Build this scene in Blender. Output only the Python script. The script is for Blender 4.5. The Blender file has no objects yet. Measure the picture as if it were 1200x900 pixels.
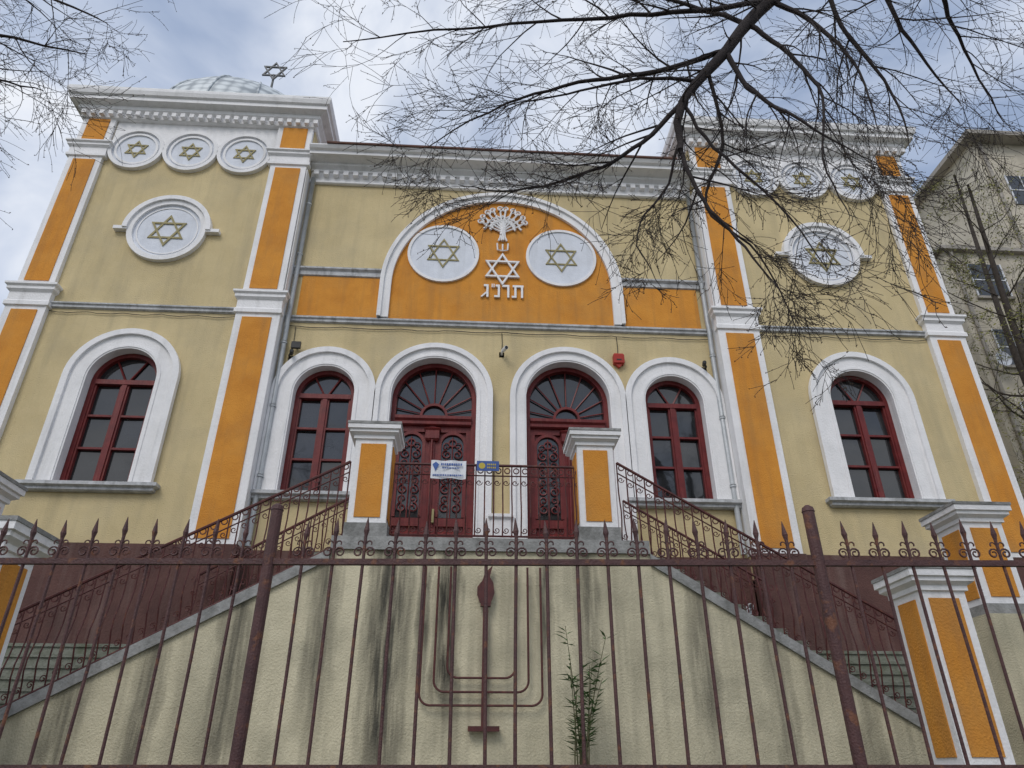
import bpy, math, random
from mathutils import Vector, Quaternion
random.seed(11)
rad = math.radians
S = bpy.context.scene

# ------------------------------------------------------------------ mesh builder
class MB:
    def __init__(s): s.v=[]; s.f=[]
    def add(s, vs, fs):
        o=len(s.v); s.v += [tuple(p) for p in vs]; s.f += [tuple(i+o for i in f) for f in fs]
    def box(s,x0,x1,y0,y1,z0,z1):
        s.add([(x0,y0,z0),(x1,y0,z0),(x1,y1,z0),(x0,y1,z0),(x0,y0,z1),(x1,y0,z1),(x1,y1,z1),(x0,y1,z1)],
              [(0,3,2,1),(4,5,6,7),(0,1,5,4),(1,2,6,5),(2,3,7,6),(3,0,4,7)])
    def prism(s,poly,y0,y1):
        n=len(poly)
        vs=[(x,y0,z) for x,z in poly]+[(x,y1,z) for x,z in poly]
        fs=[tuple(range(n)), tuple(range(2*n-1,n-1,-1))]
        for i in range(n):
            j=(i+1)%n; fs.append((i,i+n,j+n,j))
        s.add(vs,fs)
    def strip(s,inner,outer,y0,y1,closed=False):
        n=len(inner); vs=[]
        for (a,b),(c,d) in zip(inner,outer):
            vs += [(a,y0,b),(c,y0,d),(c,y1,d),(a,y1,b)]
        fs=[]
        m = n if closed else n-1
        for i in range(m):
            p=4*i; q=4*((i+1)%n)
            fs += [(p,p+1,q+1,q),(p+1,p+2,q+2,q+1),(p+3,p,q,q+3),(p+2,p+3,q+3,q+2)]
        if not closed:
            fs += [(0,3,2,1),(4*n-4,4*n-3,4*n-2,4*n-1)]
        s.add(vs,fs)
    def disc(s,cx,cz,r,y,n=40):
        s.add([(cx+r*math.cos(2*math.pi*i/n),y,cz+r*math.sin(2*math.pi*i/n)) for i in range(n)],[tuple(range(n))])
    def ring(s,cx,cz,r0,r1,y0,y1,n=40):
        a=[2*math.pi*i/n for i in range(n)]
        s.strip([(cx+r0*math.cos(t),cz+r0*math.sin(t)) for t in a],[(cx+r1*math.cos(t),cz+r1*math.sin(t)) for t in a],y0,y1,True)
    def tube(s,pts,radii,sides=6,cap=True):
        pts=[Vector(p) for p in pts]; n=len(pts)
        if not isinstance(radii,(list,tuple)): radii=[radii]*n
        vs=[]; fs=[]; nrm=None
        for i,p in enumerate(pts):
            t=(pts[min(i+1,n-1)]-pts[max(i-1,0)])
            if t.length<1e-9: t=Vector((0,0,1))
            t.normalize()
            if nrm is None:
                ref=Vector((0,1,0)) if abs(t.y)<.9 else Vector((1,0,0))
                nrm=(ref-t*ref.dot(t)).normalized()
            else:
                nrm=nrm-t*nrm.dot(t)
                if nrm.length<1e-6: nrm=t.orthogonal()
                nrm.normalize()
            b=t.cross(nrm)
            for k in range(sides):
                a=2*math.pi*k/sides+.4
                vs.append(p+(nrm*math.cos(a)+b*math.sin(a))*radii[i])
        for i in range(n-1):
            for k in range(sides):
                k2=(k+1)%sides
                fs.append((i*sides+k,i*sides+k2,(i+1)*sides+k2,(i+1)*sides+k))
        if cap:
            fs.append(tuple(range(sides))); fs.append(tuple(range(n*sides-1,(n-1)*sides-1,-1)))
        s.add(vs,fs)
    def cornice(s,x0,x1,yf,yb,prof,sides=True):
        vs=[];n=len(prof)
        for o,z in prof:
            ox=o if sides else 0
            vs+=[(x0-ox,yb,z),(x0-ox,yf-o,z),(x1+ox,yf-o,z),(x1+ox,yb,z)]
        fs=[]
        for i in range(n-1):
            for k in range(3):
                fs.append((4*i+k,4*i+k+1,4*i+k+5,4*i+k+4))
        fs.append((0,3,2,1)); fs.append((4*n-4,4*n-3,4*n-2,4*n-1))
        if not sides:
            fs.append(tuple(4*i+1 for i in range(n))+tuple(4*i for i in range(n-1,-1,-1)))
            fs.append(tuple(4*i+2 for i in range(n))+tuple(4*i+3 for i in range(n-1,-1,-1)))
        s.add(vs,fs)
    def quad(s,a,b,c,d): s.add([a,b,c,d],[(0,1,2,3)])
    def obj(s,name,mat,parent=None,smooth=False):
        me=bpy.data.meshes.new(name); me.from_pydata(s.v,[],s.f); me.update()
        if smooth:
            for p in me.polygons: p.use_smooth=True
        me.materials.append(mat)
        ob=bpy.data.objects.new(name,me); S.collection.objects.link(ob)
        if parent: ob.parent=parent
        return ob

def empty(name,loc=(0,0,0),rz=0):
    e=bpy.data.objects.new(name,None); S.collection.objects.link(e)
    e.location=loc; e.rotation_euler=(0,0,rz); e.empty_display_size=.3
    return e

# ------------------------------------------------------------------ materials
def mat(name,c1,c2=None,scale=3.0,rough=.8,bump=.0,bscale=60,streak=0.0,scol=None,sscale=(5,5,.35),metal=0,sthr=(.5,.75),grime=0,gcol=(.12,.11,.09),gthr=(.52,.72),spec=.3,rust=None,runs=None,rcol=(.045,.043,.036)):
    m=bpy.data.materials.new(name); m.use_nodes=True
    nt=m.node_tree; N=nt.nodes; L=nt.links
    b=N['Principled BSDF']; b.inputs['Roughness'].default_value=rough; b.inputs['Metallic'].default_value=metal
    b.inputs['Specular IOR Level'].default_value=spec
    tc=N.new('ShaderNodeTexCoord')
    c2=c2 or tuple(x*.82 for x in c1)
    n1=N.new('ShaderNodeTexNoise'); n1.inputs['Scale'].default_value=scale; n1.inputs['Detail'].default_value=4; n1.inputs['Roughness'].default_value=.65
    L.new(tc.outputs['Object'],n1.inputs['Vector'])
    r1=N.new('ShaderNodeMapRange'); r1.inputs[1].default_value=.35; r1.inputs[2].default_value=.68
    L.new(n1.outputs['Fac'],r1.inputs[0])
    mx=N.new('ShaderNodeMix'); mx.data_type='RGBA'
    mx.inputs[6].default_value=(*c1,1); mx.inputs[7].default_value=(*c2,1)
    L.new(r1.outputs[0],mx.inputs[0]); col=mx.outputs[2]
    def layer(col,vscale,nscale,lo,hi,amt,c,det=3,mult=None):
        mp=N.new('ShaderNodeMapping'); mp.inputs['Scale'].default_value=vscale
        L.new(tc.outputs['Object'],mp.inputs[0])
        n=N.new('ShaderNodeTexNoise'); n.inputs['Scale'].default_value=nscale; n.inputs['Detail'].default_value=det; n.inputs['Roughness'].default_value=.6
        L.new(mp.outputs[0],n.inputs['Vector'])
        r=N.new('ShaderNodeMapRange'); r.inputs[1].default_value=lo; r.inputs[2].default_value=hi; r.inputs[4].default_value=amt
        L.new(n.outputs['Fac'],r.inputs[0]); f=r.outputs[0]
        if mult:
            q=N.new('ShaderNodeMath'); q.operation='MULTIPLY'; L.new(f,q.inputs[0]); L.new(mult,q.inputs[1]); f=q.outputs[0]
        x=N.new('ShaderNodeMix'); x.data_type='RGBA'; x.inputs[7].default_value=(*c,1)
        L.new(f,x.inputs[0]); L.new(col,x.inputs[6])
        return x.outputs[2]
    if streak: col=layer(col,sscale,1.0,sthr[0],sthr[1],streak,scol or (.12,.11,.09))
    if grime: col=layer(col,(1,1,1),1.1,gthr[0],gthr[1],grime,gcol,6)
    if rust: col=layer(col,(1,1,1),14,.56,.66,.8,rust,4)
    if runs:
        sp=N.new('ShaderNodeSeparateXYZ'); L.new(tc.outputs['Object'],sp.inputs[0])
        def math_(op,a,b_=None,c_=None,clamp=False):
            q=N.new('ShaderNodeMath'); q.operation=op; q.use_clamp=clamp
            for i,v in enumerate((a,b_,c_)):
                if v is None: continue
                if isinstance(v,(int,float)): q.inputs[i].default_value=v
                else: L.new(v,q.inputs[i])
            return q.outputs[0]
        mp=N.new('ShaderNodeMapping'); mp.inputs['Scale'].default_value=(3,3,.9); L.new(tc.outputs['Object'],mp.inputs[0])
        nn=N.new('ShaderNodeTexNoise'); nn.inputs['Scale'].default_value=1.6; nn.inputs['Detail'].default_value=5; L.new(mp.outputs[0],nn.inputs['Vector'])
        wob=math_('MULTIPLY_ADD',nn.outputs['Fac'],.30,-.15)
        xx=math_('ADD',sp.outputs[0],wob); tot=None
        for cx,hw,zb,zt,st_ in runs:
            f=math_('SUBTRACT',1.0,math_('DIVIDE',math_('ABSOLUTE',math_('SUBTRACT',xx,cx)),hw),clamp=True)
            f=math_('POWER',f,.55)
            g=N.new('ShaderNodeMapRange'); g.inputs[1].default_value=zb; g.inputs[2].default_value=zb+(zt-zb)*.5; L.new(sp.outputs[2],g.inputs[0])
            f=math_('MULTIPLY',math_('MULTIPLY',f,g.outputs[0]),st_)
            tot=f if tot is None else math_('MAXIMUM',tot,f)
        col=layer(col,(11,11,1.0),1.0,.24,.56,1.0,rcol,4,tot)
    L.new(col,b.inputs['Base Color'])
    if bump:
        n=N.new('ShaderNodeTexNoise'); n.inputs['Scale'].default_value=bscale; n.inputs['Detail'].default_value=2
        L.new(tc.outputs['Object'],n.inputs['Vector'])
        bp=N.new('ShaderNodeBump'); bp.inputs['Strength'].default_value=bump; bp.inputs['Distance'].default_value=.02
        L.new(n.outputs['Fac'],bp.inputs['Height']); L.new(bp.outputs[0],b.inputs['Normal'])
    return m

M_cream=mat('cream_plaster',(.64,.525,.30),(.55,.445,.245),1.0,.92,.6,45,streak=.5,scol=(.38,.32,.20),sscale=(3.2,3.2,.32),sthr=(.48,.74),grime=.4,gcol=(.42,.36,.24),gthr=(.48,.72))
M_orange=mat('ochre_plaster',(.68,.295,.048),(.57,.23,.035),1.8,.9,.5,45,streak=.5,scol=(.38,.18,.055),sscale=(6,6,.5),sthr=(.48,.74),grime=.35,gcol=(.42,.24,.09),gthr=(.48,.7))
M_white=mat('white_paint',(.86,.85,.85),(.78,.775,.775),2.5,.75,.35,30,streak=.38,scol=(.42,.42,.41),sscale=(5,5,.6),sthr=(.54,.78),grime=.22,gcol=(.5,.5,.48))
M_band=mat('weathered_white',(.56,.57,.58),(.38,.385,.39),7,.85,.4,30,streak=.6,scol=(.15,.15,.14),sscale=(9,9,2),grime=.45,gcol=(.22,.22,.21))
M_disc=mat('roundel_paint',(.74,.77,.83),(.65,.68,.74),3,.8,.3,30,streak=.3,scol=(.42,.43,.44),grime=.3,gcol=(.48,.49,.5))
M_gold=mat('olive_gilt',(.36,.31,.15),(.26,.225,.11),9,.65,.2,40)
M_red=mat('maroon_wood',(.17,.023,.022),(.11,.015,.016),5,.42,.15,40,streak=.4,scol=(.25,.08,.06),sscale=(20,20,1.5))
M_fence=mat('maroon_iron',(.095,.045,.042),(.06,.03,.03),9,.55,.3,90,rust=(.17,.07,.035))
M_rail=mat('railing_iron',(.11,.032,.030),(.065,.022,.022),9,.5,.2,90,rust=(.16,.06,.035))
M_stone=mat('mossy_stone',(.27,.28,.24),(.17,.18,.14),5,.9,.6,30,streak=.5,scol=(.09,.10,.06),grime=.5,gcol=(.10,.12,.06))
M_coping=mat('weathered_coping',(.36,.36,.35),(.23,.23,.22),6,.9,.6,30,grime=.7,gcol=(.09,.09,.075),streak=.6,scol=(.1,.1,.09),sscale=(4,4,2))
M_plinth=mat('brown_plinth',(.13,.065,.055),(.09,.045,.04),2,.85,.5,40,streak=.5,scol=(.22,.16,.14),grime=.4,gcol=(.05,.04,.035))
M_front=mat('stained_cream_plaster',(.66,.60,.43),(.54,.49,.345),1.6,.92,.6,45,streak=.7,scol=(.27,.245,.175),sscale=(3.4,3.4,.25),sthr=(.48,.72),grime=.55,gcol=(.31,.29,.21),gthr=(.48,.7),
   runs=[(-1.62,.34,.6,3.4,1.0),(-.82,.22,1.6,3.8,1.0),(-1.15,.10,2.5,4.1,.8),(.55,.13,2.4,4.2,.75),(1.15,.20,1.7,4.0,.7),(-2.5,.24,1.8,3.8,.7),(2.7,.22,1.3,3.4,.65),(3.7,.2,.9,2.8,.6),(-3.6,.26,.9,3.0,.75),(-4.6,.22,.7,2.4,.7),(-5.5,.25,.6,2.0,.65),(4.8,.2,.8,2.2,.5)])
M_metal=mat('grey_sheet',(.46,.48,.49),(.36,.38,.39),5,.5,.15,20,metal=.3)
M_roof=mat('brown_tiles',(.16,.08,.06),(.10,.06,.05),9,.85,.4,30)
M_bark=mat('bark',(.045,.037,.036),(.026,.021,.021),14,.95,.7,60)
M_bark2=mat('bark_light',(.085,.07,.06),(.05,.042,.036),14,.95,.7,60)
M_bud=mat('bud',(.09,.06,.035),(.06,.045,.03),20,.9)
M_leaf=mat('spring_leaf',(.22,.21,.045),(.12,.13,.03),8,.7)
M_leafg=mat('shrub_leaf',(.095,.18,.055),(.06,.12,.04),12,.55)
M_stem=mat('shrub_stem',(.12,.13,.06),(.10,.08,.05),12,.8)
M_asph=mat('asphalt',(.06,.06,.06),(.045,.045,.046),3,.95,.6,120)
M_pave=mat('paving',(.26,.25,.24),(.19,.185,.18),2,.95,.5,60)
M_earth=mat('yard_earth',(.10,.10,.06),(.07,.075,.04),2,.95,.8,30)
M_conc=mat('concrete',(.20,.19,.17),(.13,.125,.11),3,.95,.7,40,grime=.5,gcol=(.08,.08,.06))
M_apt=mat('apartment_render',(.60,.55,.45),(.50,.45,.36),.8,.95,.4,20,streak=.6,scol=(.30,.27,.22),sscale=(1.2,1.2,.12),grime=.5,gcol=(.36,.33,.27))
M_aptd=mat('apartment_grey',(.40,.37,.33),(.28,.26,.23),.9,.95,.4,20,streak=.5,scol=(.17,.16,.15),sscale=(1.2,1.2,.12))
M_iron=mat('dark_zinc',(.13,.14,.15),(.08,.085,.09),9,.5,.1,40)
M_blk=mat('dark_plastic',(.03,.03,.03),(.02,.02,.02),9,.5)
M_alarm=mat('alarm_red',(.40,.035,.02),(.32,.03,.02),9,.4)
M_sign=mat('sign_white',(.75,.77,.80),(.70,.72,.76),5,.5)
M_blue=mat('sign_blue',(.06,.13,.38),(.05,.10,.30),5,.5)
M_yel=mat('sign_yellow',(.55,.44,.08),(.5,.39,.06),5,.5)
M_glass=mat('window_glass',(.014,.016,.018),(.03,.031,.033),1.5,.04,.10,2.5,spec=.9)

M_dome=bpy.data.materials.new('scaled_metal'); M_dome.use_nodes=True
_n=M_dome.node_tree.nodes; _l=M_dome.node_tree.links; _b=_n['Principled BSDF']; _b.inputs['Roughness'].default_value=.55; _b.inputs['Metallic'].default_value=.2
_t=_n.new('ShaderNodeTexCoord'); _w=_n.new('ShaderNodeTexVoronoi'); _w.inputs['Scale'].default_value=3.4; _w.inputs['Randomness'].default_value=.3
_l.new(_t.outputs['Object'],_w.inputs['Vector']); _r=_n.new('ShaderNodeValToRGB'); _l.new(_w.outputs['Distance'],_r.inputs[0])
_r.color_ramp.elements[0].color=(.60,.64,.65,1); _r.color_ramp.elements[1].color=(.28,.31,.33,1); _r.color_ramp.elements[0].position=.3; _r.color_ramp.elements[1].position=.65
_l.new(_r.outputs[0],_b.inputs['Base Color'])

# ------------------------------------------------------------------ helpers
def arch(cx,zb,zs,r,n=28):
    return [(cx-r,zb)]+[(cx+r*math.cos(math.pi*(1-i/n)),zs+r*math.sin(math.pi*(1-i/n))) for i in range(n+1)]+[(cx+r,zb)]
def wall(mb,x0,x1,z0,z1,ops,y):
    x=x0
    for cx,zb,zs,r in sorted(ops):
        mb.quad((x,y,z0),(cx-r,y,z0),(cx-r,y,z1),(x,y,z1))
        if zb>z0: mb.quad((cx-r,y,z0),(cx+r,y,z0),(cx+r,y,zb),(cx-r,y,zb))
        a=arch(cx,zb,zs,r)[1:-1]
        for p,q in zip(a[:-1],a[1:]):
            mb.quad((p[0],y,p[1]),(q[0],y,q[1]),(q[0],y,z1),(p[0],y,z1))
        x=cx+r
    mb.quad((x,y,z0),(x1,y,z0),(x1,y,z1),(x,y,z1))
def star(mb,cx,cz,y,R_,w,t=.03):
    for k,off in ((0,90),(1,270)):
        o=[(cx+R_*math.cos(rad(off+120*i)),cz+R_*math.sin(rad(off+120*i))) for i in range(3)]
        q=R_-2*w
        n=[(cx+q*math.cos(rad(off+120*i)),cz+q*math.sin(rad(off+120*i))) for i in range(3)]
        mb.strip(n,o,y-t-.004*k,y,True)
def spiral(mb,cx,cz,y,r,turns,a0,sgn,tr,n=18,sides=5,shrink=.75):
    pts=[]
    for i in range(n+1):
        t=i/n; rr=r*(1-shrink*t); a=a0+sgn*turns*2*math.pi*t
        pts.append((cx+rr*math.cos(a),y,cz+rr*math.sin(a)))
    mb.tube(pts,tr,sides)
def catmull(P,sub=5):
    P=[Vector(p) for p in P]; out=[]
    for i in range(len(P)-1):
        p0=P[max(i-1,0)];p1=P[i];p2=P[i+1];p3=P[min(i+2,len(P)-1)]
        for k in range(sub):
            t=k/sub
            out.append(.5*((2*p1)+(p2-p0)*t+(2*p0-5*p1+4*p2-p3)*t*t+(3*p1-3*p2+p3-p0)*t**3))
    out.append(P[-1]); return out

# ================================================================== SYNAGOGUE
syn=empty('synagogue_building')
cream=MB();orange=MB();trim=MB();band=MB();disc=MB();gold=MB();red=MB();glass=MB();plinth=MB();roof=MB();metal=MB();pipe=MB();dent=MB();cab=MB()
YC=.25
T=7.05; PO0,PO1=8.85,9.62; PI0,PI1=4.4,5.25
WB=5.95
tower_op=(7.08,WB,8.02,.63); sm=(3.40,WB,7.97,.575); dr=(1.30,4.55,7.98,.82)
for s in (-1,1):
    xa,xb=sorted((s*PI0,s*PO1))
    wall(cream,xa,xb,4.9,15.0,[(s*tower_op[0],)+tower_op[1:]],0.0)
    xin=s*PI0; xout=s*PO1
    cream.quad((xin,0,4.5),(xin,6,4.5),(xin,6,15),(xin,0,15))
    cream.quad((xout,0,1.4),(xout,14,1.4),(xout,14,15),(xout,0,15))
    plinth.box(xa-.03,xb+.03,-.09,.05,1.45,4.9)
    roof.box(xa-.2,xb+.2,-.2,6.2,15.32,15.37)
wall(cream,-PI0,PI0,4.3,14.0,[(-sm[0],)+sm[1:],(sm[0],)+sm[1:],(-dr[0],)+dr[1:],(dr[0],)+dr[1:]],YC)
plinth.box(-PI0,-2.1,YC-.06,YC+.05,1.45,4.9-.003); plinth.box(2.1,PI0,YC-.06,YC+.05,1.45,4.9-.003)
cream.box(-9.58,9.58,6.0,14,1.4,14.6)
roof.add([(-4.4,.2,14.02),(4.4,.2,14.02),(4.4,6,15.0),(-4.4,6,15.0)],[(0,1,2,3)])
roof.box(-4.0,4.0,-.34,.1,14.03,14.075)

def window(cx,zb,zs,r,yp,sw,cols=2,sill=True):
    a=arch(cx,zb,zs,r); b=arch(cx,zb,zs,r+sw)
    trim.strip(a,b,yp-.07,yp+.26)
    h0=arch(cx,zb,zs,r+sw-.10); h1=arch(cx,zb,zs,r+sw+.015)
    trim.strip(h0,h1,yp-.125,yp-.02)
    trim.strip(arch(cx,zb,zs,r+.03),arch(cx,zb,zs,r+.075),yp-.085,yp-.02)
    if sill:
        band.cornice(cx-r-sw-.04,cx+r+sw+.04,yp-.08,yp+.24,[(.0,zb-.16),(.04,zb-.14),(.04,zb-.10),(.10,zb-.07),(.10,zb-.01),(0,zb+.004)])
    f=.085
    red.strip(arch(cx,zb+.004,zs,r-f),arch(cx,zb+.004,zs,r-.003),yp+.13,yp+.25)
    red.box(cx-r+f,cx+r-f,yp+.135,yp+.25,zb+.004,zb+f+.02)
    red.box(cx-.045,cx+.045,yp+.125,yp+.25,zb+f+.02,zs-.05)
    red.box(cx-r+f,cx+r-f,yp+.115,yp+.25,zs-.05,zs+.045)
    hh=(zs-.05-zb-f)/3
    for sx in (-1,1):
        x0=cx+sx*.045; x1=cx+sx*(r-f); x0,x1=min(x0,x1),max(x0,x1)
        red.box(x0,x0+.035,yp+.15,yp+.25,zb+f+.02,zs-.05); red.box(x1-.035,x1,yp+.15,yp+.25,zb+f+.02,zs-.05)
        for k in (1,2):
            z=zb+f+hh*k
            red.box(x0+.035,x1-.035,yp+.155,yp+.25,z-.02,z+.02)
    ri=r-f
    for an in (60,120):
        c,s_=math.cos(rad(an)),math.sin(rad(an))
        red.tube([(cx+.05*c,yp+.19,zs+.03),(cx+ri*c,yp+.19,zs+ri*s_)],.02,4)
    g=arch(cx,zs,zs,r-.01)
    tl=random.uniform(-.012,.012)
    glass.add([(x,yp+.22+tl*(x-cx),z) for x,z in g],[tuple(range(len(g)))])
    for sx in (-1,1):
        for k in range(3):
            z0=zb+f*.5+hh*k; z1=z0+hh+.03
            x0,x1=sorted((cx,cx+sx*(r-.01))); ty=random.uniform(-.014,.014); tx_=random.uniform(-.012,.012)
            glass.quad((x0,yp+.225-ty,z0),(x1,yp+.225-ty+tx_,z0),(x1,yp+.225+ty+tx_,z1),(x0,yp+.225+ty,z1))

for s in (-1,1):
    window(s*tower_op[0],*tower_op[1:],0.0,.40)
    window(s*sm[0],*sm[1:],YC,.39)

def door(cx):
    zb,zs,r=dr[1:]
    trim.strip(arch(cx,zb,zs,r),arch(cx,zb,zs,r+.30),YC-.07,YC+.34)
    trim.strip(arch(cx,zb,zs,r+.21),arch(cx,zb,zs,r+.315),YC-.125,YC-.02)
    trim.strip(arch(cx,zb,zs,r+.03),arch(cx,zb,zs,r+.075),YC-.085,YC-.02)
    f=.09
    red.strip(arch(cx,zb+.01,zs,r-f),arch(cx,zb+.01,zs,r-.003),YC+.16,YC+.33)
    red.cornice(cx-r+f,cx+r-f,YC+.15,YC+.33,[(0,7.42),(.03,7.44),(.03,7.5),(.07,7.54),(.07,7.6),(0,7.63)],False)
    g=arch(cx,7.63,zs,r-.01)
    glass.add([(x,YC+.29,z) for x,z in g],[tuple(range(len(g)))])
    ri=r-f
    zc=7.66
    red.strip([(cx+.22*math.cos(math.pi*i/14),zc+.22*math.sin(math.pi*i/14)) for i in range(15)],
              [(cx+.27*math.cos(math.pi*i/14),zc+.27*math.sin(math.pi*i/14)) for i in range(15)],YC+.22,YC+.28)
    for an in (12,31,51,71,90,109,129,149,168):
        c,s_=math.cos(rad(an)),math.sin(rad(an))
        for k in range(200):
            L=.3+k*.005; x=L*c; z=zc+L*s_
            if (z<=zs and abs(x)>ri) or (z>zs and x*x+(z-zs)**2>ri*ri): break
        red.tube([(cx+.25*c,YC+.25,zc+.25*s_),(cx+L*c,YC+.25,zc+L*s_)],.015,4)
    x0,x1=cx-r+f,cx+r-f
    red.box(x0,x1,YC+.25,YC+.33,zb+.01,7.42)
    red.box(cx-.05,cx+.05,YC+.17,YC+.25,zb+.01,7.42)
    red.tube([(cx,YC+.15,zb+.1),(cx,YC+.15,7.35)],.025,6)
    for sx in (-1,1):
        a,b=sorted((cx+sx*.05,cx+sx*(r-f)))
        mid=(a+b)/2; hw=(b-a)/2
        red.box(a,a+.09,YC+.20,YC+.25,zb+.01,7.42); red.box(b-.09,b,YC+.20,YC+.25,zb+.01,7.42)
        red.box(a+.09,b-.09,YC+.20,YC+.25,zb+.01,zb+.22)
        red.box(a+.09,b-.09,YC+.20,YC+.25,7.30,7.42)
        red.box(a+.09,b-.09,YC+.20,YC+.25,5.45,5.60)
        red.cornice(a+.15,b-.15,YC+.24,YC+.25,[(0,zb+.3),(.03,zb+.33),(.03,5.33),(0,5.36)])
        rr=hw-.10
        g=arch(mid,5.62,7.28-rr,rr)
        glass.add([(x,YC+.243,z) for x,z in g],[tuple(range(len(g)))])
        red.strip(arch(mid,5.62,7.28-rr,rr-.03,16),arch(mid,5.62,7.28-rr,rr+.03,16),YC+.19,YC+.245)
        y=YC+.205
        red.tube([(mid,y,5.6),(mid,y,7.2)],.013,4)
        for zz in (5.8,6.15,6.5,6.85):
            for q in (-1,1):
                spiral(red,mid+q*.10,zz,y,.10,1.3,math.pi/2,-q,.014,14,4)
                spiral(red,mid+q*.10,zz+.17,y,.085,1.2,-math.pi/2,q,.012,12,4)
        red.ring(mid,7.08,.06,.08,y-.012,y+.012,16)
    red.cornice(cx-.10,cx+.10,YC+.14,YC+.2,[(0,7.1),(.03,7.14),(.03,7.3),(.06,7.34),(0,7.38)])
    gold.box(cx+.07,cx+.11,YC+.13,YC+.2,5.5,5.75)
for s in (-1,1): door(s*dr[0])
trim.box(-.17,.17,YC-.14,YC-.08,4.56,5.5); trim.cornice(-.17,.17,YC-.14,YC-.05,[(0,5.5),(.05,5.53),(.05,5.58),(0,5.6)])

def cap(x0,x1,yf,z0,z1):
    h=z1-z0
    trim.cornice(x0,x1,yf,.0,[(0,z0),(.04,z0+.02),(.04,z0+.2*h),(.015,z0+.26*h),(.015,z0+.6*h),(.07,z0+.7*h),(.07,z0+.82*h),(.11,z0+.88*h),(.11,z1-.02),(0,z1)])
for s in (-1,1):
    for a,b in ((PI0,PI1),(PO0,PO1)):
        x0,x1=sorted((s*a,s*b))
        trim.box(x0,x1,-.11,.0,4.9,9.5); orange.box(x0+.14,x1-.14,-.128,-.11,5.0,9.42)
        plinth.box(x0-.03,x1+.03,-.16,-.09,1.45,4.897)
        cap(x0,x1,-.11,9.5,10.03)
        trim.box(x0+.03,x1-.03,-.10,.0,10.03,13.5); orange.box(x0+.15,x1-.15,-.118,-.10,10.12,13.42)
        cap(x0,x1,-.10,13.5,13.95)
        trim.box(x0+.03,x1-.03,-.10,.0,13.95,14.85); orange.box(x0+.15,x1-.15,-.118,-.10,14.02,14.67)
    xi=s*PI0
    xa,xb=sorted((xi,xi-s*.012))
    trim.box(xa,xb,-.108,YC,4.92,13.4)
    xa,xb=sorted((s*PI1,s*PO0))
    band.cornice(xa,xb,-.0,.02,[(.01,9.54),(.05,9.56),(.05,9.61),(.08,9.63),(.08,9.66),(0,9.68)],False)
    trim.box(xa,xb,-.03,.0,13.86,14.85)
    tx=s*T
    for k in (-1,0,1):
        cx=tx+k*1.19; cz=13.84
        disc.disc(cx,cz,.56,-.045); trim.ring(cx,cz,.42,.47,-.075,-.0,36)
        trim.ring(cx,cz,.52,.60,-.10,.0,40)
        star(gold,cx,cz,-.045,.27,.034,.018)
    cz=11.55
    disc.disc(tx,cz,.70,-.045,48); trim.ring(tx,cz,.69,.80,-.10,.0,48)
    trim.ring(tx,cz,.60,.625,-.06,-.04,48)
    n=26
    trim.strip([(tx+.80*math.cos(math.pi*(1-i/n)),cz+.80*math.sin(math.pi*(1-i/n))) for i in range(n+1)],
               [(tx+.90*math.cos(math.pi*(1-i/n)),cz+.90*math.sin(math.pi*(1-i/n))) for i in range(n+1)],-.15,.0)
    trim.box(tx-1.08,tx-.80,-.12,0,cz-.04,cz+.04); trim.box(tx+.80,tx+1.08,-.12,0,cz-.04,cz+.04)
    star(gold,tx,cz,-.045,.42,.042,.02)
    xa,xb=sorted((s*PI0,s*PO1))
    zo=.07
    trim.cornice(xa,xb,-.10,6.0,[(0,14.62+zo),(.04,14.64+zo),(.04,14.78+zo),(.12,14.84+zo),(.12,14.93+zo),(.28,14.97+zo),(.28,15.07+zo),(.33,15.10+zo),(.36,15.2+zo),(.36,15.27+zo),(0,15.30+zo)])
    x=xa+.0
    while x<xb:
        dent.box(x,x+.10,-.24,-.12,14.66+zo,14.77+zo); x+=.2
    metal.box(xa-.34,xb+.34,-.44,6.3,15.268+zo,15.315+zo)
    px=s*(PI0-.10)
    pipe.tube([(px,YC-.10,13.4),(px,YC-.09,9.9),(px,YC-.12,9.55),(px,YC-.09,9.2),(px,YC-.09,4.95)],.05,10)
    for z in (12.6,11.2,9.0,7.6,6.2): pipe.tube([(px,YC-.09,z),(px,YC-.09,z+.05)],.062,10)
    pts=[]
    for i in range(41):
        x=s*(PI1+.02)+s*(PO0-PI1-.04)*i/40; pts.append((x,-.03,9.47-.035*abs(math.sin(i*.39))+random.uniform(-.006,.006)))
    cab.tube(pts,.008,4)
pts=[(-4.3+8.6*i/80,YC-.03,9.47-.03*abs(math.sin(i*.31))+random.uniform(-.006,.006)) for i in range(81)]
cab.tube(pts,.008,4)
cab.tube([(2.36,YC-.02,9.46),(2.37,YC-.02,9.2),(2.36,YC-.02,9.02)],.007,4)
cab.tube([(-4.15,YC-.02,9.46),(-4.14,YC-.02,9.1),(-4.15,YC-.02,8.8)],.007,4)
cab.tube([(0,YC-.02,9.46),(.01,YC-.02,9.2),(0,YC-.02,9.0)],.007,4)

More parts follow.
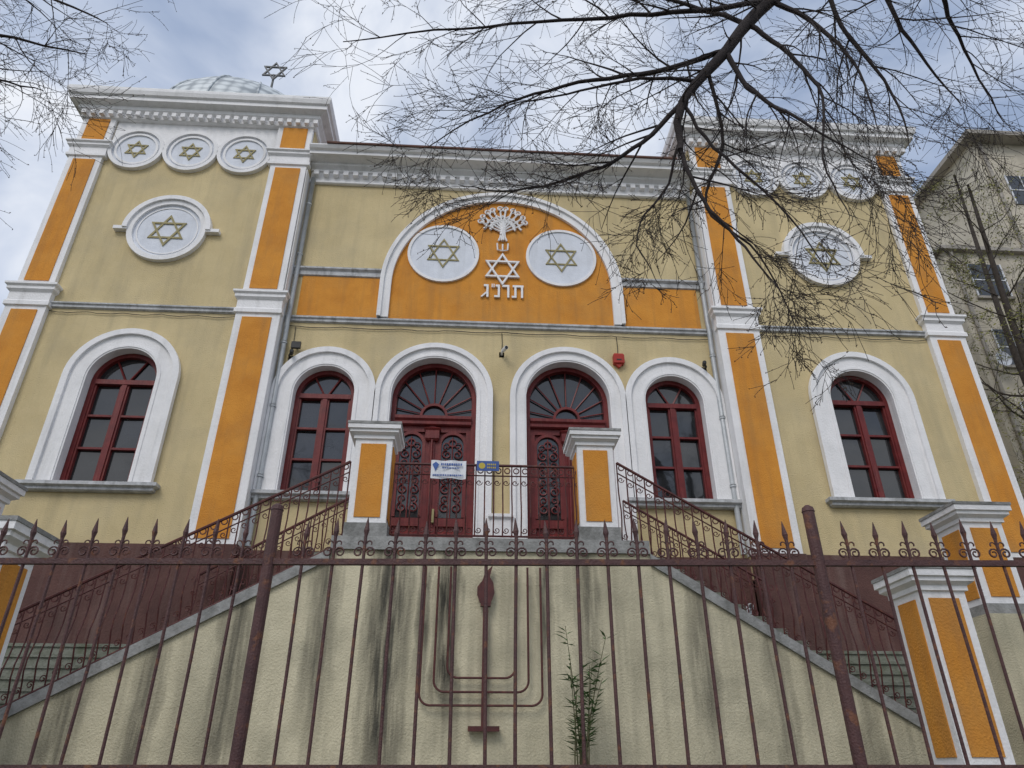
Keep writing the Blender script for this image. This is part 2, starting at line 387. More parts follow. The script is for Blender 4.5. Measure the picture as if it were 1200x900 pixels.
AR=2.53; ZS=10.62
seg_in=arch(0,9.72,ZS,AR-.20,48); seg_out=arch(0,9.72,ZS,AR,48)
trim.strip(seg_in,seg_out,YC-.09,YC)
trim.strip(arch(0,9.72,ZS,AR-.05,48),arch(0,9.72,ZS,AR+.03,48),YC-.14,YC-.02)
pi=arch(0,9.72,ZS,AR-.19,48)
orange.add([(x,YC-.02,z) for x,z in pi],[tuple(range(len(pi)))])
band.cornice(-PI0+.012,PI0-.012,YC,YC+.02,[(.01,9.56),(.05,9.58),(.05,9.63),(.08,9.65),(.08,9.69),(0,9.71)],False)
for s in (-1,1):
    xa,xb=sorted((s*(AR+.03),s*(PI0-.22)))
    orange.box(xa,xb,YC-.02,YC+.02,9.73,10.72)
    xa,xb=sorted((s*(AR+.03),s*(PI0-.012)))
    band.cornice(xa,xb,YC,YC+.02,[(.01,10.72),(.05,10.74),(.05,10.84),(.10,10.88),(.10,10.92),(0,10.95)],False)
    disc.disc(s*1.28,11.44,.74,YC-.045,48); trim.ring(s*1.28,11.44,.71,.77,YC-.07,YC,48)
    star(gold,s*1.28,11.44,YC-.045,.40,.032,.018)
trim.box(-PI0+.012,PI0-.012,YC-.05,YC,13.35,13.72)
trim.cornice(-PI0+.012,PI0-.012,YC-.05,YC+.1,[(0,13.62),(.05,13.64),(.05,13.68),(.15,13.74),(.15,13.80),(.40,13.83),(.40,13.91),(.46,13.94),(.5,14.0),(.5,14.03),(0,14.06)],False)
trim.cornice(-PI0+.012,PI0-.012,YC-.05,YC,[(0,13.3),(.03,13.32),(.03,13.36),(0,13.38)],False)
x=-PI0+.1
while x<PI0-.15:
    dent.box(x,x+.11,YC-.17,YC-.05,13.48,13.60); x+=.22
em=MB(); ye=YC-.06
def st(pts,r=.022): em.tube([(x,ye,z) for x,z in pts],r,5)
st([(0,11.84),(-.01,12.0),(.01,12.2),(0,12.35)],.045)
st([(-.09,11.83),(-.05,11.95),(-.03,12.2)],.022); st([(.09,11.83),(.05,11.95),(.03,12.2)],.022)
for i,a in enumerate((8,28,46,64,82,98,116,134,152,172)):
    c,s_=math.cos(rad(a)),math.sin(rad(a))
    L=.50
    zb0=12.05+.15*abs(s_)
    p=[(0,zb0),(c*L*.5,zb0+.10+s_*.16),(c*L,12.30+s_*.46)]
    st(p,.022)
    ex,ez=p[-1]
    spiral(em,ex,ez,ye,.075,1.1,rad(a+180),1 if i%2 else -1,.019,12,5,.6)
    for q in (-1,1):
        for ff in (.45,.72):
            mx_,mz_=c*L*ff,12.18+s_*.42*ff
            em.tube([(mx_,ye,mz_),(mx_+.09*math.cos(rad(a+q*55)),ye,mz_+.09*math.sin(rad(a+q*55)))],[.022,.032],5)
star(em,0,11.06,YC-.03,.43,.04,.05)
st([(-.12,11.76),(-.11,11.58),(.0,11.56),(.11,11.58),(.12,11.76)],.02); st([(0,11.74),(0,11.58)],.02)
# flat-cut Hebrew letters (tav, resh, nun, gimel)
zt,zl=10.64,10.32
def bar(x0,x1,z0,z1): em.box(x0,x1,YC-.07,YC-.03,z0,z1)
bar(.22,.45,zt-.05,zt); bar(.395,.44,zl,zt-.05); bar(.255,.30,zl,zt-.05); bar(.20,.255,zl,zl+.045)
bar(.00,.15,zt-.05,zt); bar(.105,.15,zl,zt-.05)
bar(-.14,-.05,zt-.05,zt); bar(-.095,-.05,zl+.045,zt-.05); bar(-.17,-.05,zl,zl+.045)
bar(-.39,-.29,zt-.05,zt); bar(-.335,-.29,zl,zt-.05); em.prism([(-.335,zl+.14),(-.335,zl+.09),(-.42,zl),(-.46,zl)],YC-.07,YC-.03)
bar(-.225,-.205,zt-.07,zt+.02); bar(-.185,-.165,zt-.07,zt+.02)

cream.obj('walls',M_cream,syn); orange.obj('orange_panels',M_orange,syn); trim.obj('mouldings',M_white,syn); band.obj('storey_bands_and_sills',M_band,syn)
dent.obj('dentils',M_white,syn); disc.obj('roundels',M_disc,syn); gold.obj('stars',M_gold,syn); red.obj('doors_and_window_frames',M_red,syn)
glass.obj('window_panes',M_glass,syn); plinth.obj('plinth',M_plinth,syn); roof.obj('roof',M_roof,syn); metal.obj('roof_flashing',M_metal,syn)
pipe.obj('drain_pipes',M_metal,syn,True); em.obj('tree_and_star_emblem',M_white,syn); cab.obj('cables',M_blk,syn)
dm=MB(); dcx,dcy,dz0=-7.25,3.1,15.35; Rd,Hd=2.95,3.35
nu,nv=64,16; vs=[];fs=[]
for j in range(nv+1):
    t=j/nv*math.pi/2
    for i in range(nu):
        a=2*math.pi*i/nu
        vs.append((dcx+Rd*math.cos(t)*math.cos(a),dcy+Rd*math.cos(t)*math.sin(a),dz0+Hd*math.sin(t)))
for j in range(nv):
    for i in range(nu):
        fs.append((j*nu+i,j*nu+(i+1)%nu,(j+1)*nu+(i+1)%nu,(j+1)*nu+i))
dm.add(vs,fs)
for k in range(16):
    a=2*math.pi*k/16
    dm.tube([(dcx+(Rd+.01)*math.cos(t)*math.cos(a),dcy+(Rd+.01)*math.cos(t)*math.sin(a),dz0+(Hd+.01)*math.sin(t)) for t in [i/12*math.pi/2 for i in range(13)]],.03,5)
dm.obj('dome',M_dome,syn,True)
fn=MB(); fx,fy=-6.80,2.7
fn.tube([(fx,fy,18.2),(fx,fy,19.75)],[.05,.03],8); star(fn,fx,20.1,fy,.40,.038,.05); fn.tube([(fx,fy-.03,19.7),(fx,fy-.03,19.95)],[.025,.025],6)
fn.tube([(fx,fy,19.0),(fx,fy,19.08),(fx,fy,19.16)],[.04,.09,.04],8)
fn.obj('star_finial',M_iron,syn)

al=empty('alarm_siren'); m=MB(); m.cornice(2.27,2.45,YC-.09,YC,[(0,8.78),(.02,8.80),(.02,8.98),(0,9.02)]); m.prism([(2.29,8.78),(2.36,8.70),(2.43,8.78)],YC-.08,YC-.01); m.obj('housing',M_alarm,al)
m=MB(); m.box(2.31,2.41,YC-.115,YC-.11,8.85,8.88); m.obj('vent',M_blk,al)
def cctv(loc,dx,mt=None):
    e=empty('security_camera',loc); m=MB()
    m.tube([(0,0,0),(0,-.12,0),(dx*.03,-.16,.03)],.02,8); m.box(-.05,.05,0,.02,-.06,.06)
    m.tube([(dx*.03,-.10,.05),(dx*.08,-.28,.01)],[.04,.04],10); m.obj('body',mt or M_sign,e)
    m=MB(); m.tube([(dx*.08,-.275,.01),(dx*.083,-.29,.01)],.032,10); m.obj('lens',M_blk,e)
cctv((-4.15,YC,8.72),1,M_blk); cctv((4.12,YC,8.75),-1,M_blk); cctv((.0,YC,8.95),1); cctv((4.15,-.10,3.95),-1)
fl=empty('flood_light',(-4.05,YC,8.95)); m=MB(); m.box(-.09,.09,-.16,-.10,-.07,.07); m.tube([(0,0,0),(0,-.1,0)],.02,6); m.obj('lamp_body',M_blk,fl)

# ================================================================== PORCH + STAIRS
por=empty('entrance_staircase')
fr=MB(); cp=MB(); stp=MB()
XL,XR=-2.50,2.08
YF=-1.9
poly=[(-7.4,1.4),(XR+4.3,1.4),(XR+4.3,1.55),(XR,4.20),(XL,4.20),(-7.4,1.52)]
fr.prism([(p[0],p[1]) for p in poly],YF,YF+.25)
cp.prism([(XL,4.2),(XL,4.36),(-7.4,1.68),(-7.4,1.52)],YF-.05,YF+.30)
cp.prism([(XR,4.2),(XR+4.3,1.55),(XR+4.3,1.71),(XR,4.36)],YF-.05,YF+.30)
cp.box(XL,XR,YF-.05,YC-.07,4.36,4.55)
fr.box(XL,XR,YF,YF+.25,4.2,4.36)
def flight(s,xs):
    x=xs; n=8
    for i in range(n):
        z0=4.55-.165*(i+1)
        stp_x0,stp_x1=sorted((x,x+s*.28))
        stp.box(stp_x0,stp_x1,YF+.25,0.0-.1,1.45,z0); x+=s*.28
    return x
xe=flight(1,XR); xe2=flight(-1,XL)
for s,xx in ((1,xe),(-1,xe2)):
    far=s*8.3
    for i in range(10):
        a,b=sorted((xx,far))
        z1=1.62+.165*(i+1); y0=-1.62+.13*i*1.0
        stp.box(a,b,y0,y0+.13 if i<9 else -.1,1.45,z1-.045)
        stp.box(a,b,y0-.025,y0+.13 if i<9 else -.1,z1-.045,z1)
fr.obj('retaining_wall',M_front,por); cp.obj('coping_and_landing',M_coping,por); stp.obj('steps',M_stone,por)

def pier(loc,w,z0,z1,base=.2,under=None):
    e=empty('masonry_pier',loc); h=w/2
    t=MB(); o=MB(); g=MB()
    zc=z1-.30
    g.box(-h-.03,h+.03,-h-.03,h+.03,z0,z0+base)
    t.box(-h,h,-h,h,z0+base,zc)
    for (a,b,c,d) in ((-h+.09,h-.09,-h-.014,-h),(-h+.09,h-.09,h,h+.014),(-h-.014,-h,-h+.09,h-.09),(h,h+.014,-h+.09,h-.09)):
        o.box(a,b,c,d,z0+base+.09,zc-.07)
    prof=[(0,zc),(.03,zc+.01),(.03,zc+.06),(.09,zc+.10),(.09,zc+.14),(.12,zc+.15),(.12,zc+.22),(.02,z1-.02)]
    vs=[];fs=[]
    for oo,z in prof:
        q=h+oo; vs+=[(-q,-q,z),(q,-q,z),(q,q,z),(-q,q,z)]
    for i in range(len(prof)-1):
        for k in range(4): fs.append((4*i+k,4*i+(k+1)%4,4*i+4+(k+1)%4,4*i+4+k))
    k=4*len(prof)-4; fs+=[(0,3,2,1)]; vs.append((0,0,z1+.05)); a=len(vs)-1
    for q in range(4): fs.append((k+q,k+(q+1)%4,a))
    t.add(vs,fs)
    cs=MB(); cs.box(-h-.13,h+.13,-h-.13,h+.13,zc+.222,zc+.262); cs.obj('cap_slab',M_coping,e)
    if under is not None:
        u=MB(); u.box(-h-.1,h+.1,-h-.1,h+.1,under,z0); u.obj('pedestal',M_front,e)
    t.obj('shaft_and_cap',M_white,e); o.obj('panels',M_orange,e); g.obj('base',M_coping,e)
pier((-2.04,YF+.28,0),.56,4.553,6.37)
pier((1.37,YF+.28,0),.56,4.553,6.35)
pier((4.62,-4.15,0),.52,1.53,3.62,.10)
pier((-4.88,-5.35,0),.54,1.53,3.60,.12)
pier((6.40,-2.75,0),.56,3.35,4.86,.14,1.45)
pier((-6.70,-3.3,0),.58,3.35,4.86,.14,1.45)

def railing(name,p0,p1,h,y,curve=0,gap=.135):
    e=empty(name); m=MB()
    (xa,za),(xb,zb)=p0,p1
    L=abs(xb-xa); n=max(2,int(L/gap)); s=1 if xb>xa else -1
    def base(t): return xa+(xb-xa)*t, za+(zb-za)*t
    top=[]
    for i in range(21):
        t=i/20; x,z=base(t); top.append((x,y,z+h+curve*math.exp(-t*9)))
    m.tube(top,.024,6)
    for off,rr in ((.07,.016),(h-.17,.011)):
        m.tube([(base(i/20)[0],y,base(i/20)[1]+off) for i in range(21)],rr,5)
    for i in range(n+1):
        t=i/n; x,z=base(t); c=curve*math.exp(-t*9)
        pts=[]
        for k in range(9):
            q=k/8; pts.append((x,y-.09*math.sin(math.pi*min(1,q*1.6))**2*(1 if q<.63 else 0),z+.07+(h-.07+c)*q))
        m.tube(pts,.011,5)
        spiral(m,x+s*.052,z+.16,y,.05,1.25,math.pi if s>0 else 0,1,.008,12,4)
        spiral(m,x+s*.050,z+h-.28,y,.05,1.2,0,-1,.008,12,4)
        m.ring(x+s*gap/2,z+h-.085,.034,.050,y-.006,y+.006,12)
    m.obj('ironwork',M_rail,e)
railing('iron_balustrade',(-1.70,4.55),(1.04,4.55),1.18,YF+.10)
railing('iron_balustrade',(1.72,4.50),(XR+4.2,1.78),1.33,YF+.12,.0)
railing('iron_balustrade',(-2.38,4.42),(-7.3,1.74),1.33,YF+.12,.0)
railing('iron_balustrade',(2.1,4.62),(4.4,3.25),1.1,-.35)
railing('iron_balustrade',(-2.5,4.62),(-4.8,3.25),1.1,-.35)

sg=empty('notice_banner'); m=MB()
vs=[];nn=10
for i in range(nn+1):
    x=-1.15+.53*i/nn; yy=YF-.012-.012*math.sin(i*1.3); vs+=[(x,yy,5.46-.008*math.sin(i*.9)),(x,yy-.006*math.cos(i),5.75)]
m.add(vs,[(2*i,2*i+2,2*i+3,2*i+1) for i in range(nn)]); m.obj('board',M_sign,sg)
m=MB(); yb_=YF-.031
for (a,b,z0,z1) in ((-1.0,-.68,5.665,5.70),(-.98,-.72,5.615,5.635),(-1.12,-.66,5.495,5.52)):
    x=a
    while x<b:
        wd=random.uniform(.012,.03); m.box(x,min(x+wd,b),yb_,yb_+.003,z0,z1); x+=wd+.008
m.prism([(-1.13,5.68),(-1.08,5.57),(-1.03,5.68),(-1.08,5.72)],yb_,yb_+.003); m.obj('print',M_blue,sg)
sg=empty('blue_plaque'); m=MB(); m.box(-.46,-.12,YF-.01,YF,5.60,5.76); m.obj('board',M_blue,sg)
m=MB(); m.disc(-.38,5.68,.05,YF-.013,16)
for z in (5.64,5.69):
    x=-.30
    while x<-.16: m.box(x,x+.018,YF-.014,YF-.01,z,z+.025); x+=.028
m.obj('print',M_yel,sg)

me_=empty('wall_menorah'); m=MB(); mc=-.33; ym=YF-.09
for hw,zb in ((.80,2.34),(.62,2.50),(.45,2.67)):
    r=.14; pts=[(mc-hw,ym,4.12)]
    pts.append((mc-hw,ym,zb+r))
    for k in range(1,7): a=math.pi+k/6*math.pi/2; pts.append((mc-hw+r+r*math.cos(a),ym,zb+r+r*math.sin(a)))
    for k in range(0,7): a=1.5*math.pi+k/6*math.pi/2; pts.append((mc+hw-r+r*math.cos(a),ym,zb+r+r*math.sin(a)))
    pts.append((mc+hw,ym,4.12))
    m.tube(pts,.015,6)
cx=mc+.04
m.box(cx-.035,cx+.035,ym-.03,ym+.03,2.10,3.62); m.box(cx-.20,cx+.20,ym-.05,ym+.05,2.04,2.10); m.box(cx-.07,cx+.07,ym-.045,ym+.045,3.58,3.63)
m.prism([(cx-.08,3.63),(cx+.07,3.63),(cx+.12,3.76),(cx+.10,3.90),(cx+.05,3.98),(cx+.09,4.14),(cx-.02,4.03),(cx-.05,3.93),(cx-.12,3.84),(cx-.12,3.74)],ym-.03,ym+.03)
for z in (3.2,2.5): m.tube([(cx,ym,z),(cx,YF,z)],.02,5)
for hw in (.8,.62,.45):
    for q in (-1,1): m.tube([(mc+q*hw,ym,3.9),(mc+q*hw,YF,3.9)],.012,5)
m.obj('frame',M_rail,me_)

sh=empty('slender_shrub'); stem=MB(); lf=MB()
for k in range(10):
    bx,by=.85+random.uniform(-.15,.2),-2.45+random.uniform(-.15,.15)
    hx=random.uniform(-.38,.42); H=random.uniform(.9,1.75)
    pts=[(bx+hx*(i/7)**1.4,by-.1*(i/7),1.5+H*i/7) for i in range(8)]
    stem.tube(pts,[.011*(1-.7*i/7) for i in range(8)],5)
    for i in range(26):
        t=random.uniform(.25,1); q=min(6,int(t*7)); p=Vector(pts[q]).lerp(Vector(pts[q+1]),t*7-q if q<7 else 1)
        a=random.uniform(0,6.28); up=random.uniform(.1,.9); d=Vector((math.cos(a),math.sin(a),up)).normalized()
        L=random.uniform(.12,.22); w=.016; side=d.cross(Vector((0,0,1))).normalized()*w
        a1=p+d*L*.4; tip=p+d*L+Vector((0,0,-.03))
        lf.add([p,a1+side,tip,a1-side],[(0,1,2,3)])
stem.obj('stems',M_stem,sh); lf.obj('leaves',M_leafg,sh)

# ================================================================== FENCE
fe=empty('iron_fence',(-.11,-8.0,0),rad(-2.97)); m=MB()
ZR=2.64
for px in (-4.68,-1.56,1.56,4.68):
    m.tube([(px,0,1.55),(px,0,2.95)],.034,14); m.tube([(px,0,2.94),(px,0,2.965),(px,0,2.98)],[.038,.032,.012],12)
m.box(-6.5,6.0,-.016,.016,ZR-.018,ZR+.014); m.box(-6.5,6.0,-.012,.012,1.600,1.628)
x=-6.4; i=0; gap=3.12/18
while x<6.0:
    if min(abs(x-p) for p in (-4.68,-1.56,1.56,4.68))>.07:
        jz=random.uniform(-.012,.012); lx=random.uniform(-.014,.014); tx_=random.uniform(-.010,.010)
        m.tube([(x+lx,0,1.58),(x+lx*.4+random.uniform(-.004,.004),random.uniform(-.006,.006),2.15),(x,0,ZR+.15+jz)],.0098,6)
        zt=ZR+.14+jz
        m.tube([(x,0,zt-.02),(x+tx_*.2,0,zt),(x+tx_*.4,0,zt+.03),(x+tx_,0,zt+.11)],[.009,.010,.017,.002],6)
        for q in (-1,1):
            spiral(m,x+q*.034,ZR+.055,0,.031,1.35,math.pi if q>0 else 0,-q,.0055,14,4,.7)
            spiral(m,x+q*.026,ZR+.105,0,.017,.6,math.pi if q>0 else 0,-q,.0045,8,4,.3)
    x+=gap; i+=1
m.obj('bars_and_rails',M_fence,fe)
fb=empty('fence_base_wall',(-.11,-8.0,0),rad(-2.97)); m=MB(); m.box(-20,20,-.16,.16,-.1,1.50); m.box(-20,20,-.20,.20,1.50,1.60); m.obj('masonry',M_conc,fb)

# ================================================================== GROUND
def sheet(name,x0,x1,y0,y1,z,mt):
    m=MB(); m.quad((x0,y0,z),(x1,y0,z),(x1,y1,z),(x0,y1,z)); return m.obj(name,mt)
sheet('ground',-500,500,-500,500,-.14,M_earth)
sheet('road',-300,300,-23,-14.62,-.13,M_asph)
m=MB(); m.box(-300,300,-14.5,-8.0,-.3,0); m.obj('pavement',M_pave)
m=MB(); m.box(-300,300,-14.62,-14.5,-.3,.01); m.obj('kerb',M_conc)
m=MB(); m.add([(-20,-7.0,1.5),(20,-9.05,1.5),(20,60,1.5),(-20,60,1.5)],[(0,1,2,3)])
m.obj('yard_ground',M_earth)

# ================================================================== APARTMENTS
ap=empty('apartment_block'); w=MB(); g=MB(); b=MB(); d=MB()
w.box(15.1,40,6.0,20,0,17.0)
w.box(18.4,40,6.6,20,17.0,23.0)
d.box(18.0,41,6.1,20.5,23.0,23.2)
d.box(14.9,18.6,5.8,20,17.0,17.14)
for fl_ in range(6):
    z=2.2+fl_*2.6
    for k in range(5):
        x=15.8+k*3.4
        g.box(x,x+1.1,5.96,6.02,z,z+1.3); d.box(x-.08,x+1.18,5.9,5.97,z-.12,z-.03)
        b.box(x-.05,x+1.15,5.94,5.955,z+.62,z+.66); b.box(x+.53,x+.57,5.94,5.955,z,z+1.3); b.box(x-.04,x,5.93,5.97,z,z+1.3); b.box(x+1.1,x+1.14,5.93,5.97,z,z+1.3)
    d.box(17.2,19.2,4.9,6.0,z-.5,z-.38); d.box(17.2,19.2,4.9,4.97,z-.38,z+.5); d.box(17.2,17.27,4.97,6,z-.38,z+.5)
    for yy in (8.2,11.5,14.8):
        g.box(15.06,15.12,yy,yy+1.2,z,z+1.3)
for k in range(4):
    for z in (19.9,):
        x=19.2+k*3.2
        g.box(x,x+1.1,6.56,6.62,z,z+1.4); b.box(x-.05,x+1.15,6.54,6.555,z+.66,z+.7); b.box(x+.53,x+.57,6.54,6.555,z,z+1.4)
        b.box(x-.05,x,6.53,6.57,z,z+1.4); b.box(x+1.1,x+1.15,6.53,6.57,z,z+1.4)
d.box(16.9,17.5,5.55,5.95,9.2,9.65); d.box(16.9,17.5,5.55,5.95,14.3,14.75)
d.tube([(15.35,5.93,1.5),(15.35,5.93,17.0)],.06,8)
d.tube([(18.7,6.53,17.1),(18.7,6.53,23.0)],.06,8)
w.obj('walls',M_apt,ap); g.obj('window_panes',M_glass,ap); b.obj('window_frames',M_sign,ap); d.obj('slabs_and_balconies',M_aptd,ap)
sd=empty('satellite_dish',(15.5,5.7,12.6)); m=MB(); fs=[(0,1+i,1+(i+1)%20) for i in range(20)]
vs=[(0,0,0)]+[(.25*math.cos(i*.314),-.09,.25*math.sin(i*.314)) for i in range(20)]
m.add(vs,fs); m.tube([(0,0,0),(0,.3,-.1)],.03,6); m.tube([(0,-.03,-.25),(0,-.3,-.03)],.015,5); m.obj('dish',M_disc,sd)

# ================================================================== TREES
def rv(a=1): return Vector((random.uniform(-a,a),random.uniform(-a,a),random.uniform(-a,a)))
def grow(mb,bd,p,d,L,r,lvl,maxl,droop,flat=1.0,bud=.006,nch=(3,6),ang=(25,60)):
    seg=5 if lvl<maxl else 4
    cv=rv(.16); cv.y*=flat; pts=[p.copy()]; ds=[d.copy()]
    for i in range(seg):
        d=(d+cv*.8+rv(.12)+Vector((0,0,-droop))).normalized()
        p=p+d*(L/seg); pts.append(p.copy()); ds.append(d.copy())
    radii=[max(.0024,r*(1-.72*i/seg)) for i in range(seg+1)]
    mb.tube(pts,radii,5 if r>.02 else 4 if r>.008 else 3,False)
    if lvl<maxl:
        for k in range(random.randint(*nch)):
            t=random.uniform(.2,1)*seg; i=min(seg-1,int(t)); q=pts[i].lerp(pts[i+1],t-i)
            ax=ds[i].cross(rv(1)); 
            if ax.length<.01: continue
            nd=ds[i].copy(); nd.rotate(Quaternion(ax.normalized(),rad(random.uniform(*ang))))
            nd.y*=flat; nd.normalize()
            grow(mb,bd,q,nd,L*random.uniform(.4,.75),radii[i]*.6,lvl+1,maxl,droop,flat,bud,nch,ang)
    if bd is not None:
        for q in pts[1:]:
            if random.random()<.5:
                c=q+rv(.01); s=bud*random.uniform(.7,1.6); a=rv(1).normalized()*s; b2=a.orthogonal().normalized()*s*.7; c2=a.cross(b2).normalized()*s*.7
                bd.add([c+a*1.6,c+b2,c+c2,c-b2,c-c2,c-a],[(0,1,2),(0,2,3),(0,3,4),(0,4,1),(5,2,1),(5,3,2),(5,4,3),(5,1,4)])
def limb(mb,bd,P,R0,R1,per=5.0,Lc=(.5,1.2),droop=.03,maxl=3,flat=.6,t0=.0,**kw):
    pts=catmull(P,5); n=len(pts); radii=[R0+(R1-R0)*i/(n-1) for i in range(n)]
    pts=[p+rv(.012) if 0<i<n-1 else p for i,p in enumerate(pts)]
    mb.tube(pts,radii,8 if R0>.04 else 6)
    for i in range(1,n):
        if i/n<t0: continue
        sl=(pts[i]-pts[i-1]).length; cnt=sl*per
        cnt=int(cnt)+(random.random()<cnt-int(cnt))
        for _ in range(cnt):
            d=(pts[i]-pts[i-1]).normalized(); ax=d.cross(rv(1)).normalized()
            nd=d.copy(); nd.rotate(Quaternion(ax,rad(random.uniform(25,65)))); nd.y*=flat; nd.normalize()
            grow(mb,bd,pts[i].copy(),nd,random.uniform(*Lc),min(radii[i]*.55,.013),1,maxl,droop,flat,**kw)

t1=empty('bare_tree'); tr=MB(); bd=MB()
tr.tube(catmull([(6.2,-8.7,-.1),(6.1,-8.6,2.5),(6.15,-8.5,5),(5.9,-8.3,7.5),(5.2,-8,9.7)],4),[.24-.006*i for i in range(17)],12)
tr.tube(catmull([(5.95,-8.35,7.2),(6.6,-8.9,9.5),(6.9,-9.4,12),(7.2,-9.6,14.5)],4),[.15-.009*i for i in range(13)],9)
limb(tr,bd,[(6.6,-8.9,9.5),(7.6,-8.6,11),(8.6,-8.2,12)],.06,.01,3)
yb=-7.0
limb(tr,bd,[(5.2,-8,9.7),(4.2,-7.5,10.3),(2.85,yb,9.61),(2.14,yb,8.62),(1.55,yb,7.75),(1.43,yb-.05,7.0)],.115,.03,3.2,(.6,1.3),t0=.35)
limb(tr,bd,[(1.43,yb-.05,7.0),(1.55,-7.1,6.3),(1.85,-7.15,5.7),(2.05,-7.2,5.2)],.026,.004,4.5,(.4,.9),.05)
limb(tr,bd,[(1.55,yb,7.75),(1.75,-7.1,7.0),(2.2,-7.2,6.2),(2.45,-7.3,5.4)],.022,.004,4,(.4,.9),.06)
limb(tr,bd,[(1.55,yb,7.75),(1.1,-6.95,7.2),(.55,-6.85,6.85),(-.2,-6.8,6.6),(-.75,-6.8,6.65)],.030,.004,4.2,(.4,1.0))
limb(tr,bd,[(2.14,yb,8.62),(1.35,-6.9,8.35),(.5,-6.8,8.22),(-.3,-6.7,7.95),(-1.1,-6.6,7.35)],.036,.005,4.6,(.5,1.2))
limb(tr,bd,[(2.85,yb,9.61),(1.8,-7.1,9.15),(.6,-7.0,9.05),(-.8,-6.9,8.9),(-2.1,-6.8,8.7)],.036,.005,4.6,(.5,1.2))
limb(tr,bd,[(2.14,yb,8.62),(2.25,-7.1,7.9),(2.6,-7.3,7.2),(3.1,-7.4,6.6)],.034,.004,4.5,(.4,1.0),.05)
limb(tr,bd,[(4.2,-7.5,10.3),(4.1,-7.2,9.5),(4.4,-7.0,8.8),(4.85,-6.8,8.2)],.04,.005,4.6,(.5,1.2))
limb(tr,bd,[(4.6,-7.7,10.1),(4.8,-7.2,9.6),(5.2,-6.8,9.2),(5.6,-6.5,8.3)],.04,.005,4.6,(.5,1.2))
limb(tr,bd,[(3.4,-7.2,10.0),(3.6,-7.0,9.2),(4.0,-6.9,8.2),(3.95,-6.9,7.3)],.034,.004,4.6,(.5,1.2),.04)
limb(tr,bd,[(2.85,yb,9.61),(3.25,-7.1,9.0),(3.45,-7.2,8.1),(3.35,-7.3,7.1)],.034,.004,4.6,(.5,1.1),.05)
limb(tr,bd,[(2.5,yb,9.1),(2.8,-7.1,8.5),(2.95,-7.2,7.7),(2.7,-7.3,6.7),(2.8,-7.3,6.0)],.030,.004,4.4,(.5,1.0),.06)
limb(tr,bd,[(1.9,yb,8.3),(2.0,-6.8,7.4),(1.75,-6.7,6.6),(2.15,-6.8,5.9),(2.3,-6.9,4.95)],.024,.004,3.6,(.4,.8),.07)
limb(tr,bd,[(1.5,yb,7.4),(1.35,-6.8,6.8),(1.0,-6.7,6.2),(1.15,-6.8,5.5)],.018,.003,3.6,(.3,.7),.07)
limb(tr,bd,[(1.8,yb,8.1),(1.1,-7.1,7.95),(.3,-7.2,7.55),(-.4,-7.3,7.2)],.024,.004,4.5,(.4,1.0))
limb(tr,bd,[(2.5,yb,9.1),(1.7,-6.8,9.8),(.8,-6.7,10.1),(-.2,-6.6,10.1)],.03,.005,4,(.5,1.1),.08)
tr.obj('trunk_and_branches',M_bark,t1,True); bd.obj('buds',M_bud,t1)

t2=empty('bare_tree'); tr=MB(); bd=MB()
tr.tube(catmull([(-9.6,-7.2,-.1),(-9.5,-7.1,3),(-9.3,-6.9,6),(-9.0,-6.7,9),(-9.1,-6.6,12)],4),[.22-.01*i for i in range(17)],12)
kw2=dict(per=3.8,Lc=(.5,1.1))
limb(tr,bd,[(-9.2,-6.8,7.4),(-8.0,-6.4,9.0),(-6.9,-6.1,9.5),(-5.4,-6.0,9.3)],.06,.006,**kw2)
limb(tr,bd,[(-9.0,-6.7,8.8),(-8.0,-6.4,10.4),(-6.7,-6.1,10.5),(-5.3,-6.0,9.9)],.06,.006,**kw2)
limb(tr,bd,[(-9.1,-6.8,7.0),(-8.1,-6.3,8.1),(-7.1,-6.0,8.3),(-6.2,-6.0,7.9)],.05,.005,**kw2)
limb(tr,bd,[(-8.0,-6.4,9.0),(-7.0,-6.3,8.9),(-6.3,-6.2,8.6),(-5.6,-6.1,8.5)],.04,.005,**kw2)
tr.obj('trunk_and_branches',M_bark,t2,True); bd.obj('buds',M_bud,t2)

def leafy(name,base,H,lim,seed,leafn,spread=3.0,maxl=3,per=3.0):
    random.seed(seed)
    e=empty(name); tr=MB(); lf=MB(); bx,by,bz=base
    P=[(bx,by,bz),(bx+.1,by,bz+H*.3),(bx-.1,by+.1,bz+H*.6),(bx+.15,by,bz+H)]
    tr.tube(catmull(P,5),[.2*(1-.9*i/15)+.01 for i in range(16)],10)
    for k in range(lim):
        t=.25+.73*k/lim; a=k*2.4; L=(1-t*.6)*spread
        p=Vector((bx,by,bz+H*t)); d=Vector((math.cos(a),math.sin(a),.75)).normalized()
        mid=p+d*L*.5; end=p+d*L+Vector((0,0,.2))
        limb(tr,lf,[p,mid+rv(.2),end],.06*(1.1-t),.010,per,(.6,1.2),-.01,maxl,1.0,.15,bud=.02,nch=(3,5))
    if leafn:
        out=MB(); nb=len(lf.v)//6
        for i in random.sample(range(nb),min(nb,leafn)):
            c=Vector(lf.v[i*6])
            for _ in range(2):
                c1=c+rv(.07); a=rv(1).normalized()*.04; b_=a.orthogonal().normalized()*.024
                out.add([c1-a,c1+b_,c1+a,c1-b_],[(0,1,2,3)])
        out.obj('young_leaves',M_leaf,e)
    tr.obj('trunk_and_branches',M_bark2,e,True)
leafy('budding_tree',(12.0,1.0,1.5),13.5,15,5,6500,2.7)
leafy('budding_tree',(14.6,4.0,1.5),17.0,14,9,6500,3.0)
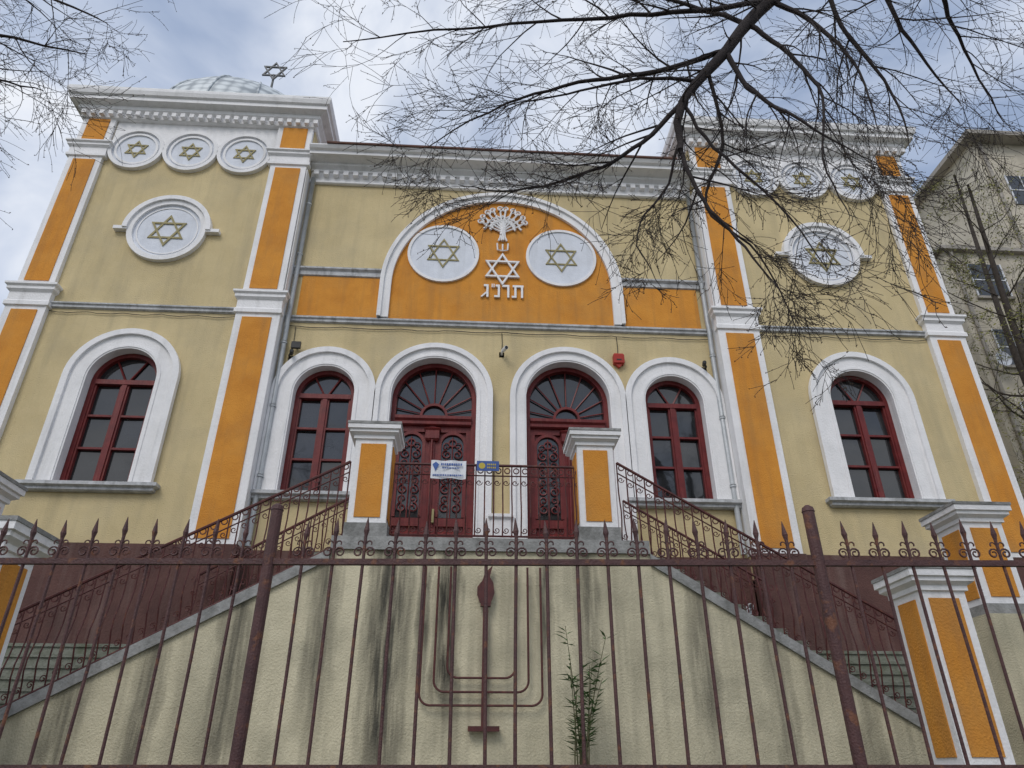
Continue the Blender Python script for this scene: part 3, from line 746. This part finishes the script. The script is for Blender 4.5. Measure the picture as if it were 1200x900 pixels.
# street trees on the far side of the road (seen mirrored in the window panes)
leafy('bare_tree',(-6.5,-25,-.14),15,13,21,0,4.5,2,2.2)
leafy('bare_tree',(3.0,-26,-.14),17,13,22,0,4.8,2,2.2)
leafy('bare_tree',(12.0,-25,-.14),15,12,23,0,4.5,2,2.2)

# ================================================================== WORLD + LIGHT
W=bpy.data.worlds.new('World'); S.world=W; W.use_nodes=True; nt=W.node_tree; N=nt.nodes; L=nt.links
for n in list(N): N.remove(n)
out=N.new('ShaderNodeOutputWorld'); bg1=N.new('ShaderNodeBackground'); bg2=N.new('ShaderNodeBackground'); mxs=N.new('ShaderNodeMixShader')
sky=N.new('ShaderNodeTexSky'); sky.sky_type='NISHITA'; sky.sun_disc=False; sky.sun_elevation=rad(48); sky.sun_rotation=rad(205)
L.new(sky.outputs[0],bg1.inputs[0]); bg1.inputs[1].default_value=.14
tc=N.new('ShaderNodeTexCoord'); mp=N.new('ShaderNodeMapping'); mp.inputs['Scale'].default_value=(1,1,1.7); mp.inputs['Rotation'].default_value=(.3,.2,.5)
L.new(tc.outputs['Generated'],mp.inputs[0])
n1=N.new('ShaderNodeTexNoise'); n1.inputs['Scale'].default_value=2.6; n1.inputs['Detail'].default_value=6; n1.inputs['Roughness'].default_value=.52; n1.inputs['Distortion'].default_value=.4
L.new(mp.outputs[0],n1.inputs['Vector'])
cr=N.new('ShaderNodeValToRGB'); e=cr.color_ramp.elements
e[0].position=.36; e[0].color=(.54,.64,.84,1); e[1].position=.62; e[1].color=(.88,.91,.97,1)
L.new(n1.outputs['Fac'],cr.inputs[0]); L.new(cr.outputs[0],bg2.inputs[0]); bg2.inputs[1].default_value=1.0
mr=N.new('ShaderNodeMapRange'); mr.inputs[1].default_value=.34; mr.inputs[2].default_value=.56; mr.inputs[3].default_value=.45; mr.inputs[4].default_value=1.0
L.new(n1.outputs['Fac'],mr.inputs[0]); L.new(mr.outputs[0],mxs.inputs[0])
L.new(bg1.outputs[0],mxs.inputs[1]); L.new(bg2.outputs[0],mxs.inputs[2]); L.new(mxs.outputs[0],out.inputs[0])

sl=bpy.data.lights.new('sun','SUN'); sl.energy=1.3; sl.angle=rad(25); sl.color=(1,.955,.90)
so=bpy.data.objects.new('sun',sl); S.collection.objects.link(so)
az=rad(205); el=rad(46)
sky.sun_elevation=el
dirv=Vector((math.sin(az)*math.cos(el),math.cos(az)*math.cos(el),math.sin(el)))
so.rotation_euler=dirv.to_track_quat('Z','Y').to_euler(); so.location=(0,-20,30)

cd=bpy.data.cameras.new('camera'); co=bpy.data.objects.new('camera',cd); S.collection.objects.link(co)
cd.sensor_width=36; cd.lens=24.96; cd.clip_end=2000; cd.clip_start=.05
co.location=(-.54,-12,1.6); co.rotation_euler=(rad(90+28.6),0,rad(-3.5))
S.camera=co
S.view_settings.view_transform='Standard'; S.view_settings.look='None'; S.view_settings.exposure=0
print('VERTS',sum(len(o.data.vertices) for o in S.objects if o.type=='MESH'))
